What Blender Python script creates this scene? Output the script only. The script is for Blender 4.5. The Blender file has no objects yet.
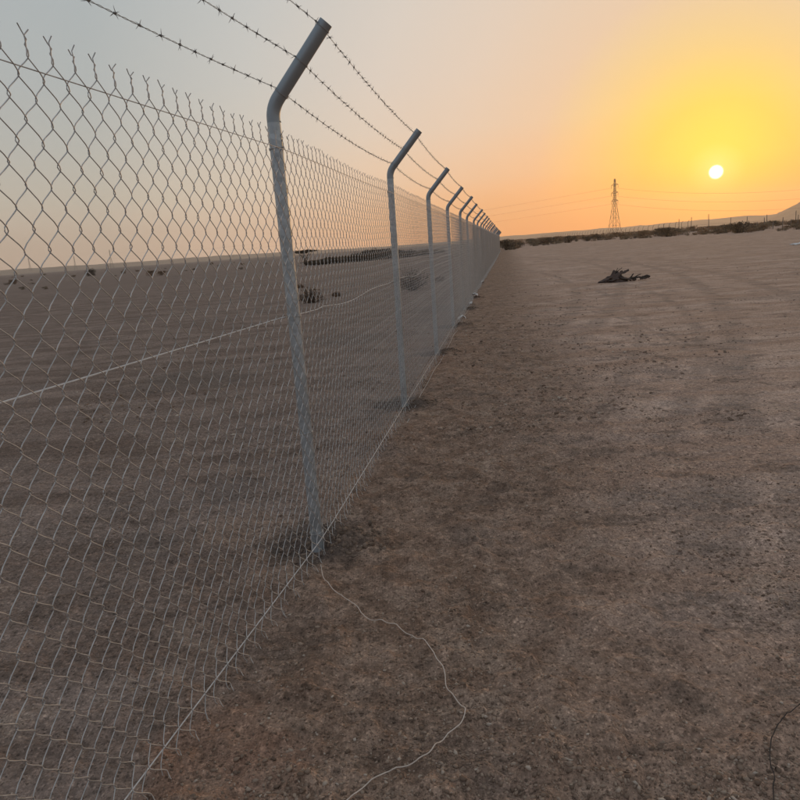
import bpy, math, random
import numpy as np
from mathutils import Vector, Matrix

scene = bpy.context.scene
C = scene.collection
rad = math.radians

# ------------------------------------------------------------------ camera
EYE = np.array([0.0, 0.0, 1.5])
FPX, ROLL, HORIZON_Y = 660.0, rad(4.0), 247.0          # in units of an 800 px wide frame
_th = math.atan((400 - HORIZON_Y) * math.cos(ROLL) / FPX)
FWD = np.array([0, math.cos(_th), -math.sin(_th)])
_r = np.array([1.0, 0, 0]); _u = np.cross(_r, FWD)
RGT = _r * math.cos(ROLL) - _u * math.sin(ROLL)
UPV = _u * math.cos(ROLL) + _r * math.sin(ROLL)
cam_data = bpy.data.cameras.new('camera')
cam_data.sensor_width = 36.0
cam_data.lens = 36.0 * FPX / 800.0
cam_data.clip_start = 0.02
cam_data.clip_end = 40000
cam = bpy.data.objects.new('camera', cam_data)
m = Matrix.Identity(4)
for i in range(3):
    m[i][0] = RGT[i]; m[i][1] = UPV[i]; m[i][2] = -FWD[i]; m[i][3] = EYE[i]
cam.matrix_world = m
C.objects.link(cam)
scene.camera = cam

def at_ground(px, py, z=0.0):
    """the place on the level ground that is seen at a picture position"""
    d = FWD + RGT * (px - 400) / FPX - UPV * (py - 400) / FPX
    t = (z - EYE[2]) / d[2]
    return EYE + d * t

def at_dist(px, dist, z=0.0):
    """a place on the ground, dist metres away, in the direction of column px near the horizon"""
    py = HORIZON_Y + (400 - px) * math.tan(ROLL)
    d = FWD + RGT * (px - 400) / FPX - UPV * (py - 400) / FPX
    n = math.hypot(d[0], d[1])
    return np.array([d[0] / n * dist, d[1] / n * dist, z])

# ------------------------------------------------------------------ sky
SUN_AZ, SUN_EL = rad(25.66), rad(3.85)
SUN_DIR = Vector((math.sin(SUN_AZ) * math.cos(SUN_EL), math.cos(SUN_AZ) * math.cos(SUN_EL), math.sin(SUN_EL)))
world = bpy.data.worlds.new('World')
scene.world = world
world.use_nodes = True
nt = world.node_tree
nt.nodes.clear()

def N(tree, kind, **kw):
    n = tree.nodes.new(kind)
    for k, v in kw.items():
        setattr(n, k, v)
    return n

def ramp_node(tree, stops, interp='LINEAR'):
    n = tree.nodes.new('ShaderNodeValToRGB')
    cr = n.color_ramp
    cr.interpolation = interp
    while len(cr.elements) < len(stops):
        cr.elements.new(0.5)
    for e, (p, c) in zip(cr.elements, stops):
        e.position = p
        e.color = (c[0], c[1], c[2], 1.0)
    return n

tc = N(nt, 'ShaderNodeTexCoord')
nrm = N(nt, 'ShaderNodeVectorMath', operation='NORMALIZE')
nt.links.new(tc.outputs['Generated'], nrm.inputs[0])
dot = N(nt, 'ShaderNodeVectorMath', operation='DOT_PRODUCT')
dot.inputs[1].default_value = SUN_DIR
nt.links.new(nrm.outputs[0], dot.inputs[0])
acs = N(nt, 'ShaderNodeMath', operation='ARCCOSINE', use_clamp=False)
cl = N(nt, 'ShaderNodeClamp'); cl.inputs[1].default_value = -1.0; cl.inputs[2].default_value = 1.0
nt.links.new(dot.outputs['Value'], cl.inputs[0])
nt.links.new(cl.outputs[0], acs.inputs[0])
gam = N(nt, 'ShaderNodeMath', operation='DIVIDE'); gam.inputs[1].default_value = math.pi
nt.links.new(acs.outputs[0], gam.inputs[0])
sep = N(nt, 'ShaderNodeSeparateXYZ')
nt.links.new(nrm.outputs[0], sep.inputs[0])
D = lambda a: a / 180.0
SKY_GAMMA = [(D(0.0), (1.25, 1.2, .50)), (D(0.9), (1.15, 1.06, .20)), (D(2.0), (1.03, .90, .07)), (D(5.0), (.95, .72, .10)), (D(8.5), (.87, .64, .25)),
             (D(13.5), (.79, .60, .43)), (D(20), (.755, .635, .525)), (D(27), (.70, .64, .575)), (D(37), (.56, .575, .565)),
             (D(48), (.418, .465, .482)), (D(75), (.41, .455, .485)), (D(110), (.40, .445, .49)), (D(180), (.365, .43, .53))]
rg = ramp_node(nt, SKY_GAMMA)
nt.links.new(gam.outputs[0], rg.inputs[0])
# warmth near the horizon: multiply by a tint that depends on height (stored halved), one towards the sun, one away from it
S = lambda a: (math.sin(rad(a)))
TINT_SUN = [(0.0, (.78, .33, .07)), (S(2), (.73, .365, .11)), (S(5), (.61, .45, .33)), (S(9), (.545, .495, .46)),
            (S(13), (.525, .50, .49)), (S(22), (.50, .50, .50)), (S(45), (.47, .49, .52)), (1.0, (.46, .49, .54))]
TINT_AWAY = [(0.0, (.86, .56, .39)), (S(2), (.82, .57, .41)), (S(5), (.69, .555, .435)), (S(9), (.595, .53, .465)),
             (S(13), (.545, .515, .485)), (S(22), (.50, .50, .50)), (S(45), (.47, .49, .52)), (1.0, (.46, .49, .54))]
rt = ramp_node(nt, TINT_SUN); rt2 = ramp_node(nt, TINT_AWAY)
nt.links.new(sep.outputs['Z'], rt.inputs[0]); nt.links.new(sep.outputs['Z'], rt2.inputs[0])
aw = N(nt, 'ShaderNodeMapRange', interpolation_type='SMOOTHSTEP')
aw.inputs['From Min'].default_value = D(9); aw.inputs['From Max'].default_value = D(42)
nt.links.new(gam.outputs[0], aw.inputs['Value'])
tmx = N(nt, 'ShaderNodeMix', data_type='RGBA')
nt.links.new(aw.outputs[0], tmx.inputs['Factor']); nt.links.new(rt.outputs[0], tmx.inputs[6]); nt.links.new(rt2.outputs[0], tmx.inputs[7])
mul = N(nt, 'ShaderNodeVectorMath', operation='MULTIPLY')
nt.links.new(rg.outputs[0], mul.inputs[0]); nt.links.new(tmx.outputs[2], mul.inputs[1])
dbl = N(nt, 'ShaderNodeVectorMath', operation='SCALE'); dbl.inputs['Scale'].default_value = 2.0
nt.links.new(mul.outputs[0], dbl.inputs[0])
# the sun's own disc, about half a degree, with the soft edge of dusty air
disc = N(nt, 'ShaderNodeMapRange', interpolation_type='SMOOTHSTEP')
disc.inputs['From Min'].default_value = rad(0.56) / math.pi
disc.inputs['From Max'].default_value = rad(0.34) / math.pi
disc.inputs['To Min'].default_value = 0.0
disc.inputs['To Max'].default_value = 2.2
nt.links.new(gam.outputs[0], disc.inputs['Value'])
addd = N(nt, 'ShaderNodeVectorMath', operation='ADD')
nt.links.new(dbl.outputs[0], addd.inputs[0]); nt.links.new(disc.outputs[0], addd.inputs[1])
bg1 = N(nt, 'ShaderNodeBackground'); bg1.inputs['Strength'].default_value = 0.97
nt.links.new(addd.outputs[0], bg1.inputs['Color'])
sky = N(nt, 'ShaderNodeTexSky', sky_type='NISHITA')
sky.sun_disc = False
sky.sun_elevation = SUN_EL
sky.sun_rotation = SUN_AZ
sky.dust_density = 4.0
bg2 = N(nt, 'ShaderNodeBackground'); bg2.inputs["Strength"].default_value = 0.004
nt.links.new(sky.outputs[0], bg2.inputs['Color'])
adds = N(nt, 'ShaderNodeAddShader')
nt.links.new(bg1.outputs[0], adds.inputs[0]); nt.links.new(bg2.outputs[0], adds.inputs[1])
wo = N(nt, 'ShaderNodeOutputWorld')
nt.links.new(adds.outputs[0], wo.inputs['Surface'])

# ------------------------------------------------------------------ sun
sl = bpy.data.lights.new('sun', 'SUN')
sl.energy = 0.45
sl.angle = rad(0.6)
sl.color = (1.0, 0.55, 0.22)
so = bpy.data.objects.new('sun', sl)
so.rotation_euler = SUN_DIR.to_track_quat('Z', 'Y').to_euler()
so.location = (60, 120, 40)
C.objects.link(so)

scene.view_settings.view_transform = 'Standard'
scene.view_settings.look = 'None'
scene.view_settings.exposure = 0.0
scene.view_settings.gamma = 1.0
scene.view_settings.use_curve_mapping = False
scene.cycles.volume_bounces = 1
scene.cycles.max_bounces = 4
scene.cycles.diffuse_bounces = 2
scene.cycles.glossy_bounces = 2
scene.cycles.transparent_max_bounces = 8

# ------------------------------------------------------------------ helpers
rng = np.random.default_rng(7)
random.seed(7)

def link(name, mesh, parent=None, mat=None):
    o = bpy.data.objects.new(name, mesh)
    C.objects.link(o)
    if parent is not None:
        o.parent = parent
    if mat is not None and mesh is not None and not mesh.materials:
        mesh.materials.append(mat)
    return o

def empty(name, loc=(0, 0, 0)):
    o = bpy.data.objects.new(name, None)
    o.empty_display_size = 0.2
    o.location = tuple(loc)
    C.objects.link(o)
    return o

def tag(o, label=None, cat=None, group=None, kind=None):
    if label: o['label'] = label
    if cat: o['category'] = cat
    if group: o['group'] = group
    if kind: o['kind'] = kind
    return o

def mesh_np(name, V, F, mat=None, smooth=False):
    """mesh from a vertex array and an (n, 3 or 4) face array"""
    V = np.asarray(V, np.float32); F = np.asarray(F, np.int32)
    me = bpy.data.meshes.new(name)
    me.vertices.add(len(V)); me.vertices.foreach_set('co', V.ravel())
    k = F.shape[1]
    me.loops.add(F.size); me.loops.foreach_set('vertex_index', F.ravel())
    me.polygons.add(len(F))
    me.polygons.foreach_set('loop_start', np.arange(0, F.size, k, dtype=np.int32))
    if smooth:
        me.polygons.foreach_set('use_smooth', np.ones(len(F), bool))
    me.update(calc_edges=True)
    me.validate()
    if mat: me.materials.append(mat)
    return me

def tube(P, r, sides=6, caps=True):
    """quad tube along points P, radius r (number or per point); returns V, F"""
    P = np.asarray(P, float); n = len(P)
    r = np.broadcast_to(np.asarray(r, float), (n,))
    T = np.gradient(P, axis=0)
    T /= np.linalg.norm(T, axis=1)[:, None] + 1e-12
    ref = np.array([0.31, 0.17, 0.93]) if abs(T[:, 2]).mean() < 0.8 else np.array([0.95, 0.2, 0.1])
    A = np.cross(T, ref); A /= np.linalg.norm(A, axis=1)[:, None] + 1e-12
    B = np.cross(T, A)
    ang = np.linspace(0, 2 * math.pi, sides, endpoint=False)
    V = (P[:, None, :] + r[:, None, None] * (np.cos(ang)[None, :, None] * A[:, None, :] + np.sin(ang)[None, :, None] * B[:, None, :])).reshape(-1, 3)
    i = np.arange(n - 1)[:, None] * sides; j = np.arange(sides)[None, :]; j2 = (j + 1) % sides
    F = np.stack([i + j, i + j2, i + sides + j2, i + sides + j], -1).reshape(-1, 4)
    if caps and sides == 4:
        e = (n - 1) * sides
        F = np.vstack([F, [[3, 2, 1, 0], [e, e + 1, e + 2, e + 3]]])
    return V, F

class Geo:
    def __init__(self): self.V = []; self.F = []; self.n = 0
    def add(self, VF):
        V, F = VF
        self.V.append(np.asarray(V, float)); self.F.append(np.asarray(F) + self.n); self.n += len(V)
        return self
    def mesh(self, name, mat=None, smooth=False):
        return mesh_np(name, np.vstack(self.V), np.vstack(self.F), mat, smooth)

def _hash(ix, iy, seed):
    h = (ix.astype(np.int64) * 374761393 + iy.astype(np.int64) * 668265263 + seed * 1442695041) & 0x7fffffff
    h = ((h ^ (h >> 13)) * 1274126177) & 0x7fffffff
    return ((h ^ (h >> 16)) & 0xffff) / 65535.0

def vnoise(x, y, seed=0):
    ix = np.floor(x); iy = np.floor(y)
    fx = x - ix; fy = y - iy
    fx = fx * fx * fx * (fx * (fx * 6 - 15) + 10); fy = fy * fy * fy * (fy * (fy * 6 - 15) + 10)
    a = _hash(ix, iy, seed); b = _hash(ix + 1, iy, seed); c = _hash(ix, iy + 1, seed); d = _hash(ix + 1, iy + 1, seed)
    return (a * (1 - fx) + b * fx) * (1 - fy) + (c * (1 - fx) + d * fx) * fy

def fbm(x, y, oct=4, seed=0, gain=0.5):
    s = 0; a = 1; t = 0
    for k in range(oct):
        ca, sa = math.cos(0.6 * k + .3), math.sin(0.6 * k + .3)
        s = s + a * vnoise((x * ca - y * sa) * 2 ** k + 13.7 * k, (x * sa + y * ca) * 2 ** k - 7.1 * k, seed + k)
        t += a; a *= gain
    return s / t

# ------------------------------------------------------------------ materials
def new_mat(name):
    mt = bpy.data.materials.new(name); mt.use_nodes = True
    b = mt.node_tree.nodes['Principled BSDF']
    return mt, mt.node_tree, b

def plain(name, col, rough=0.8, metal=0.0, var=0.15, scale=20.0, bump=0.0, spec=0.3):
    mt, t, b = new_mat(name)
    geo = N(t, 'ShaderNodeNewGeometry')
    no = N(t, 'ShaderNodeTexNoise'); no.inputs['Scale'].default_value = scale; no.inputs['Detail'].default_value = 4
    t.links.new(geo.outputs['Position'], no.inputs['Vector'])
    c1 = tuple(v * (1 - var) for v in col); c2 = tuple(min(1, v * (1 + var)) for v in col)
    r = ramp_node(t, [(0.3, c1), (0.7, c2)])
    t.links.new(no.outputs['Fac'], r.inputs[0]); t.links.new(r.outputs[0], b.inputs['Base Color'])
    b.inputs['Roughness'].default_value = rough; b.inputs['Metallic'].default_value = metal
    b.inputs['Specular IOR Level'].default_value = spec
    if bump:
        bp = N(t, 'ShaderNodeBump'); bp.inputs['Strength'].default_value = bump; bp.inputs['Distance'].default_value = 0.01
        t.links.new(no.outputs['Fac'], bp.inputs['Height']); t.links.new(bp.outputs[0], b.inputs['Normal'])
    return mt

def make_ground_mat():
    mt, t, b = new_mat('desert_soil')
    L = t.links.new
    geo = N(t, 'ShaderNodeNewGeometry')
    P = geo.outputs['Position']
    def noise(scale, detail=5, rough=0.55, vec=P, dist=0.0):
        n = N(t, 'ShaderNodeTexNoise')
        n.inputs['Scale'].default_value = scale; n.inputs['Detail'].default_value = detail
        n.inputs['Roughness'].default_value = rough; n.inputs['Distortion'].default_value = dist
        L(vec, n.inputs['Vector']); return n.outputs['Fac']
    def mathn(op, a, c, clamp=False):
        n = N(t, 'ShaderNodeMath', operation=op, use_clamp=clamp)
        for k, v in ((0, a), (1, c)):
            if isinstance(v, (int, float)): n.inputs[k].default_value = v
            else: L(v, n.inputs[k])
        return n.outputs[0]
    def rng_(v, a0, a1, b0=0.0, b1=1.0):
        n = N(t, 'ShaderNodeMapRange', interpolation_type='SMOOTHSTEP')
        n.inputs['From Min'].default_value = a0; n.inputs['From Max'].default_value = a1
        n.inputs['To Min'].default_value = b0; n.inputs['To Max'].default_value = b1
        L(v, n.inputs['Value']); return n.outputs[0]
    def mix(f, a, c, blend='MIX'):
        n = N(t, 'ShaderNodeMix', data_type='RGBA', blend_type=blend)
        if isinstance(f, (int, float)): n.inputs['Factor'].default_value = f
        else: L(f, n.inputs['Factor'])
        for s, v in ((n.inputs[6], a), (n.inputs[7], c)):
            if isinstance(v, tuple): s.default_value = (*v, 1)
            else: L(v, s)
        return n.outputs[2]
    sp = N(t, 'ShaderNodeSeparateXYZ'); L(P, sp.inputs[0])
    # distance to the right of the fence line
    side = mathn('SUBTRACT', mathn('MULTIPLY', mathn('ADD', sp.outputs[0], 0.483), 0.9851),
                 mathn('MULTIPLY', mathn('SUBTRACT', sp.outputs[1], 3.206), 0.1719))
    big = noise(0.16, 4); mid = noise(0.9, 5, 0.6); small = noise(6.0, 4, 0.65); fine = noise(38.0, 3, 0.7)
    # stretched noise: scraped and driven ground has streaks across the view
    mp = N(t, 'ShaderNodeMapping'); mp.inputs['Scale'].default_value = (0.35, 1.6, 1.0); mp.inputs['Rotation'].default_value = (0, 0, rad(14))
    L(P, mp.inputs['Vector'])
    streak = noise(1.1, 5, 0.62, mp.outputs[0], 0.6)
    wob = mathn('ADD', side, mathn('MULTIPLY', mathn('SUBTRACT', mid, 0.5), 2.2))
    # smooth pale driven strip right of the loosened soil
    drive = rng_(wob, 0.7, 2.5)
    inside = rng_(wob, 0.25, -0.5)
    loose = mix(rng_(small, 0.33, 0.68), (0.215, 0.132, 0.090), (0.345, 0.230, 0.166))
    packed = mix(rng_(streak, 0.36, 0.66), (0.375, 0.238, 0.17), (0.51, 0.352, 0.27))
    inn = mix(rng_(streak, 0.34, 0.64), (0.185, 0.127, 0.098), (0.285, 0.205, 0.164))
    col = mix(drive, loose, packed)
    col = mix(inside, col, inn)
    # damp and disturbed darker patches with soft ragged edges
    dark = mathn('MULTIPLY', rng_(mid, 0.50, 0.66), rng_(streak, 0.40, 0.58))
    col = mix(mathn('MULTIPLY', dark, 0.50), col, (0.145, 0.108, 0.088))
    # broken darker crust in short ragged dashes
    mp2 = N(t, 'ShaderNodeMapping'); mp2.inputs['Scale'].default_value = (0.8, 1.5, 1.0); mp2.inputs['Rotation'].default_value = (0, 0, rad(-9))
    L(P, mp2.inputs['Vector'])
    crust = noise(2.3, 6, 0.72, mp2.outputs[0], 0.3)
    col = mix(mathn('MULTIPLY', rng_(crust, 0.53, 0.62), 0.55), col, (0.135, 0.093, 0.07))
    col = mix(mathn('MULTIPLY', rng_(crust, 0.44, 0.36), 0.28), col, (0.46, 0.335, 0.25))
    # iron-red subsoil thrown up beside the fence
    red = mathn('MULTIPLY', mathn('MULTIPLY', rng_(big, 0.46, 0.60), rng_(mid, 0.42, 0.62)), mathn('MULTIPLY', rng_(side, 1.0, 0.0), rng_(side, -1.2, -0.3)))
    col = mix(mathn('MULTIPLY', red, 0.5), col, (0.30, 0.165, 0.105))
    def spot(cx, cy, r, soft, colr, amt, col):
        v = N(t, 'ShaderNodeVectorMath', operation='DISTANCE'); L(P, v.inputs[0]); v.inputs[1].default_value = (cx, cy, 0)
        dd = mathn('ADD', v.outputs['Value'], mathn('MULTIPLY', mathn('SUBTRACT', mathn('ADD', small, mid), 1.0), r * 1.5))
        f = rng_(dd, r + soft, r - soft)
        return mix(mathn('MULTIPLY', f, amt), col, colr)
    for cx, cy, r, colr, amt in SPOTS:
        col = spot(cx, cy, r, r * 0.4, colr, amt, col)
    # tyre tracks: thin arcs pressed into the packed soil
    trk = None
    for cx, cy, r, w in TRACKS:
        v = N(t, 'ShaderNodeVectorMath', operation='DISTANCE'); L(P, v.inputs[0]); v.inputs[1].default_value = (cx, cy, 0)
        dd = mathn('ABSOLUTE', mathn('ADD', mathn('SUBTRACT', v.outputs['Value'], r), mathn('MULTIPLY', mathn('SUBTRACT', mid, 0.5), 0.25)), 0)
        f = rng_(dd, w, w * 0.35)
        trk = f if trk is None else mathn('MAXIMUM', trk, f)
    trk = mathn('MULTIPLY', mathn('MULTIPLY', trk, rng_(streak, 0.35, 0.6)), drive)
    col = mix(mathn('MULTIPLY', trk, 0.38), col, (0.17, 0.125, 0.10))
    # small light grit and fine speckle
    vo = N(t, 'ShaderNodeTexVoronoi'); vo.inputs['Scale'].default_value = 46; vo.inputs['Randomness'].default_value = 1
    L(P, vo.inputs['Vector'])
    grit = mathn('MULTIPLY', rng_(vo.outputs['Distance'], 0.26, 0.12), rng_(fine, 0.52, 0.66))
    col = mix(mathn('MULTIPLY', grit, 0.35), col, (0.46, 0.36, 0.28))
    col = mix(1.0, col, mix(rng_(fine, 0.3, 0.7), (0.80, 0.80, 0.80), (1.15, 1.14, 1.13)), 'MULTIPLY')
    def cells(scale, lo, hi, amt, col):
        v = N(t, 'ShaderNodeTexVoronoi'); v.inputs['Scale'].default_value = scale; L(P, v.inputs['Vector'])
        sc_ = N(t, 'ShaderNodeSeparateColor'); L(v.outputs['Color'], sc_.inputs[0])
        a_ = mathn('MULTIPLY', mathn('SUBTRACT', sc_.outputs[0], 0.5), amt)
        # only the crumb itself, not the gaps between crumbs
        f_ = mathn('MULTIPLY', a_, rng_(v.outputs['Distance'], hi, lo))
        g_ = mathn('ADD', f_, 1.0)
        cb = N(t, 'ShaderNodeCombineColor')
        for k in range(3): L(g_, cb.inputs[k])
        return mix(1.0, col, cb.outputs[0], 'MULTIPLY')
    col = cells(30.0, 0.25, 0.55, 0.7, col)
    col = cells(85.0, 0.3, 0.6, 1.0, col)
    col = cells(170.0, 0.3, 0.6, 0.8, col)
    L(col, b.inputs['Base Color'])
    b.inputs['Roughness'].default_value = 0.95
    b.inputs['Specular IOR Level'].default_value = 0.12
    # relief
    rough_amt = mix(drive, (1.0, 1.0, 1.0), (0.45, 0.45, 0.45))
    h = mathn('ADD', mathn('MULTIPLY', fine, 0.016), mathn('ADD', mathn('MULTIPLY', small, 0.05), mathn('MULTIPLY', streak, 0.07)))
    h = mathn('ADD', h, mathn('MULTIPLY', crust, 0.03))
    h = mathn('ADD', h, mathn('MULTIPLY', rng_(vo.outputs['Distance'], 0.30, 0.10), 0.005))
    bp = N(t, 'ShaderNodeBump'); bp.inputs['Distance'].default_value = 1.0
    L(mathn('MULTIPLY', rough_amt, 0.85), bp.inputs['Strength'])
    L(h, bp.inputs['Height']); L(bp.outputs[0], b.inputs['Normal'])
    return mt

# ------------------------------------------------------------------ where the fence runs
P1 = np.array([-0.4828, 3.206])
A0, A1 = rad(13.7), rad(9.9)
D0 = np.array([math.sin(A0), math.cos(A0)]); D1 = np.array([math.sin(A1), math.cos(A1)])
BAY = 3.04
def fence_xy(s):
    return P1 + (D0 if s < 0 else D1) * s
def fence_dir(s):
    return D0 if s < 0 else D1
def fence_right(s):
    d = fence_dir(s); return np.array([d[1], -d[0]])
N_POSTS = 30                                             # posts 0..29 are ahead of the camera
POST_S = [k * BAY for k in range(-2, N_POSTS)]

DARK = (0.075, 0.06, 0.052)
SPOTS = []
TRACKS = []
for k in range(0, 6):                                     # damp, freshly dug soil at the posts
    q = fence_xy(k * BAY)
    SPOTS.append((q[0] - 0.04, q[1] + 0.05, 0.26, DARK, 0.7))
for px, py, r, c_, a_ in [(215, 748, 0.20, (0.31, 0.17, 0.11), 0.5), (270, 770, 0.13, (0.31, 0.17, 0.115), 0.35),
                          (150, 545, 0.25, (0.15, 0.115, 0.095), 0.35), (240, 530, 0.24, (0.30, 0.20, 0.145), 0.6),
                          (225, 492, 0.26, (0.13, 0.10, 0.085), 0.45),
                          (440, 308, 0.9, (0.14, 0.11, 0.09), 0.5), (190, 380, 0.8, (0.15, 0.12, 0.10), 0.45),
                          (340, 340, 0.7, (0.14, 0.115, 0.10), 0.4)]:
    g_ = at_ground(px, py); SPOTS.append((g_[0], g_[1], r, c_, a_))
for px, py, r, w in [(700, 330, 34, .13), (640, 345, 34, .12), (560, 330, 55, .2), (800, 300, 60, .25),
                     (760, 420, 21, .07), (780, 450, 21, .07), (720, 300, 80, .25), (620, 300, 90, .22)]:
    g_ = at_ground(px, py); TRACKS.append((g_[0] - r * 0.93, g_[1] + r * 0.37, r, w))
GROUND = make_ground_mat()

# ------------------------------------------------------------------ ground: one sheet to the horizon
def ground_low(x, y):
    """gentle swells of the plain and the low berm under the far bush line"""
    x = np.asarray(x, float); y = np.asarray(y, float)
    d = np.hypot(x, y)
    swell = (fbm(x * 0.02, y * 0.02, 3, 40) - 0.5) * 0.9 * np.clip((d - 25) / 120, 0, 1)
    right = np.clip((np.arctan2(x, y) - rad(10.5)) / rad(2), 0, 1)
    berm = 0.55 * np.exp(-((d - 170) / 22.0) ** 2) * right
    return swell + berm

def ground_h(x, y):
    x = np.asarray(x, float); y = np.asarray(y, float)
    sd = (x + 0.4828) * 0.9851 - (y - 3.206) * 0.1719
    loose = np.exp(-((sd - 0.9) / 1.6) ** 2) * 0.75 + 0.35
    near = np.clip(1.4 - np.hypot(x, y) / 14.0, 0.25, 1)
    h = (fbm(x * 1.1, y * 1.1, 3, 3) - 0.5) * 0.045
    lump = np.clip(fbm(x * 7, y * 7, 3, 11) - 0.47, 0, 1)
    h = h + loose * near * (lump * 0.08 + (fbm(x * 22, y * 22, 3, 17) - 0.5) * 0.034)
    for k in range(0, 8):
        q = fence_xy(k * BAY)
        dx = x - q[0]; dy = y - q[1]
        h = h + 0.05 * np.exp(-(((dx - .16) / .13) ** 2 + ((dy - .05) / .16) ** 2)) * (0.6 + 0.8 * fbm(x * 9, y * 9, 2, 5))
        h = h - 0.035 * np.exp(-(((dx + .12) / .14) ** 2 + ((dy - .0) / .12) ** 2))
    return h + ground_low(x, y)

def graded(start, stop, step, ratio, maxstep=1e9):
    out = [start]; st = step
    while abs(out[-1]) < abs(stop):
        out.append(out[-1] + st); st *= ratio
    return out
xs_c = np.arange(-2.6, 3.4, 0.015)
xs = np.concatenate([np.array(graded(-2.6, -3100, -0.021, 1.055))[::-1][:-1], xs_c, np.array(graded(3.4, 3100, 0.021, 1.055))])
ys_c = np.arange(1.0, 5.0, 0.015)
ys = np.concatenate([np.array(graded(1.0, -3100, -0.03, 1.16))[::-1][:-1], ys_c, np.array(graded(5.0, 3100, 0.016, 1.02))])
xs = np.clip(xs, -3150, 3150); ys = np.clip(ys, -3150, 3150)
GX, GY = np.meshgrid(xs, ys)
GZ = ground_h(GX, GY)
nx, ny = len(xs), len(ys)
idx = np.arange(nx * ny).reshape(ny, nx)
Fg = np.stack([idx[:-1, :-1], idx[:-1, 1:], idx[1:, 1:], idx[1:, :-1]], -1).reshape(-1, 4)
gm = mesh_np('ground', np.stack([GX, GY, GZ], -1).reshape(-1, 3), Fg, GROUND, smooth=True)
tag(link('ground', gm), kind='structure')

# ------------------------------------------------------------------ far ridges
RIDGE = plain('ridge_rock', (0.30, 0.20, 0.135), 0.95, var=0.25, scale=0.01)
def ridge(name, az0, az1, dist, heights, depth, seed):
    """long rise with a real back slope; heights = [(azimuth deg, height m)]"""
    n = 260
    az = np.linspace(az0, az1, n)
    ha = np.interp(az, [a for a, _ in heights], [h for _, h in heights])
    ha = ha * (0.82 + 0.36 * fbm(az * 0.9, az * 0 + 3.3, 5, seed))
    V = []
    prof = [(-1.0, -2.0), (-0.62, .22), (-0.3, .62), (-0.1, .93), (0.0, 1.0), (0.15, .94), (0.5, .55), (1.0, -2.0)]
    for a, h in zip(az, ha):
        for j, (q, f) in enumerate(prof):
            dd = dist + q * depth * (1 + 0.25 * math.sin(a * 1.7 + seed))
            zz = h * f if f > 0 else -3.0
            if 0 < f < 1: zz *= 0.8 + 0.4 * float(fbm(np.array(a * 2.2), np.array(q * 5.0), 3, seed + 9))
            V.append((dd * math.sin(rad(a)), dd * math.cos(rad(a)), zz))
    k = len(prof); i = np.arange(n - 1)[:, None] * k; j = np.arange(k - 1)[None, :]
    F = np.stack([i + j, i + k + j, i + k + j + 1, i + j + 1], -1).reshape(-1, 4)
    tag(link(name, mesh_np(name, V, F, RIDGE, True)), kind='structure')
ridge('far_ridge', -48, 62, 2300, [(-48, 17), (-30, 15), (-12, 13), (0, 7), (6, 9), (10, 13), (20, 16), (30, 22), (40, 25), (62, 22)], 270, 2)
ridge('far_hill', 28.2, 50, 1900, [(28.2, 0), (29.4, 12), (30.2, 25), (31.3, 42), (33, 66), (36, 85), (42, 80), (50, 0)], 320, 5)

# ------------------------------------------------------------------ metal materials
def galv(name, col, rough, metal, bare_above=None):
    mt, t, b = new_mat(name)
    tcn = N(t, 'ShaderNodeTexCoord')
    v = N(t, 'ShaderNodeTexVoronoi'); v.inputs['Scale'].default_value = 60
    n = N(t, 'ShaderNodeTexNoise'); n.inputs['Scale'].default_value = 9; n.inputs['Detail'].default_value = 6
    t.links.new(tcn.outputs['Object'], v.inputs['Vector']); t.links.new(tcn.outputs['Object'], n.inputs['Vector'])
    mx = N(t, 'ShaderNodeMix', data_type='FLOAT'); mx.inputs['Factor'].default_value = 0.6
    t.links.new(v.outputs['Color'], mx.inputs[2]); t.links.new(n.outputs['Fac'], mx.inputs[3])
    r = ramp_node(t, [(0.25, tuple(c * 0.72 for c in col)), (0.75, tuple(min(1, c * 1.2) for c in col))])
    t.links.new(mx.outputs[0], r.inputs[0])
    if bare_above is None:
        t.links.new(r.outputs[0], b.inputs['Base Color'])
    else:                                     # the cranked top is cleaner, darker pipe than the chalky shaft
        sp = N(t, 'ShaderNodeSeparateXYZ'); t.links.new(tcn.outputs['Object'], sp.inputs[0])
        gt = N(t, 'ShaderNodeMath', operation='GREATER_THAN'); gt.inputs[1].default_value = bare_above
        t.links.new(sp.outputs[2], gt.inputs[0])
        mc = N(t, 'ShaderNodeMix', data_type='RGBA'); t.links.new(gt.outputs[0], mc.inputs['Factor'])
        t.links.new(r.outputs[0], mc.inputs[6]); mc.inputs[7].default_value = (col[0] * .66, col[1] * .67, col[2] * .68, 1)
        t.links.new(mc.outputs[2], b.inputs['Base Color'])
    rr = N(t, 'ShaderNodeMapRange'); rr.inputs['To Min'].default_value = rough - .1; rr.inputs['To Max'].default_value = rough + .14
    t.links.new(n.outputs['Fac'], rr.inputs['Value']); t.links.new(rr.outputs[0], b.inputs['Roughness'])
    b.inputs['Metallic'].default_value = metal
    return mt
POST_M = galv('galvanised_pipe', (0.43, 0.46, 0.48), 0.40, 0.5, 2.085)
WIRE_M = galv('galvanised_wire', (0.53, 0.505, 0.485), 0.45, 0.45)
BARB_M = galv('barbed_wire_steel', (0.33, 0.31, 0.29), 0.50, 0.5)
CORD_M = plain('pale_cord', (0.60, 0.56, 0.53), 0.6, var=0.12, scale=60)
LOOSE_M = plain('beige_wire', (0.60, 0.49, 0.41), 0.6, var=0.15, scale=40)
BORE_M = plain('dark_bore', (0.05, 0.05, 0.05), 0.9)

# ------------------------------------------------------------------ the chain-link fence
fence = empty('chain_link_fence', (P1[0], P1[1], 0))
tag(fence, 'long galvanised chain-link fence with cranked posts and barbed wire running to the horizon', 'fence')
FO = np.array([P1[0], P1[1], 0.0])

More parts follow.
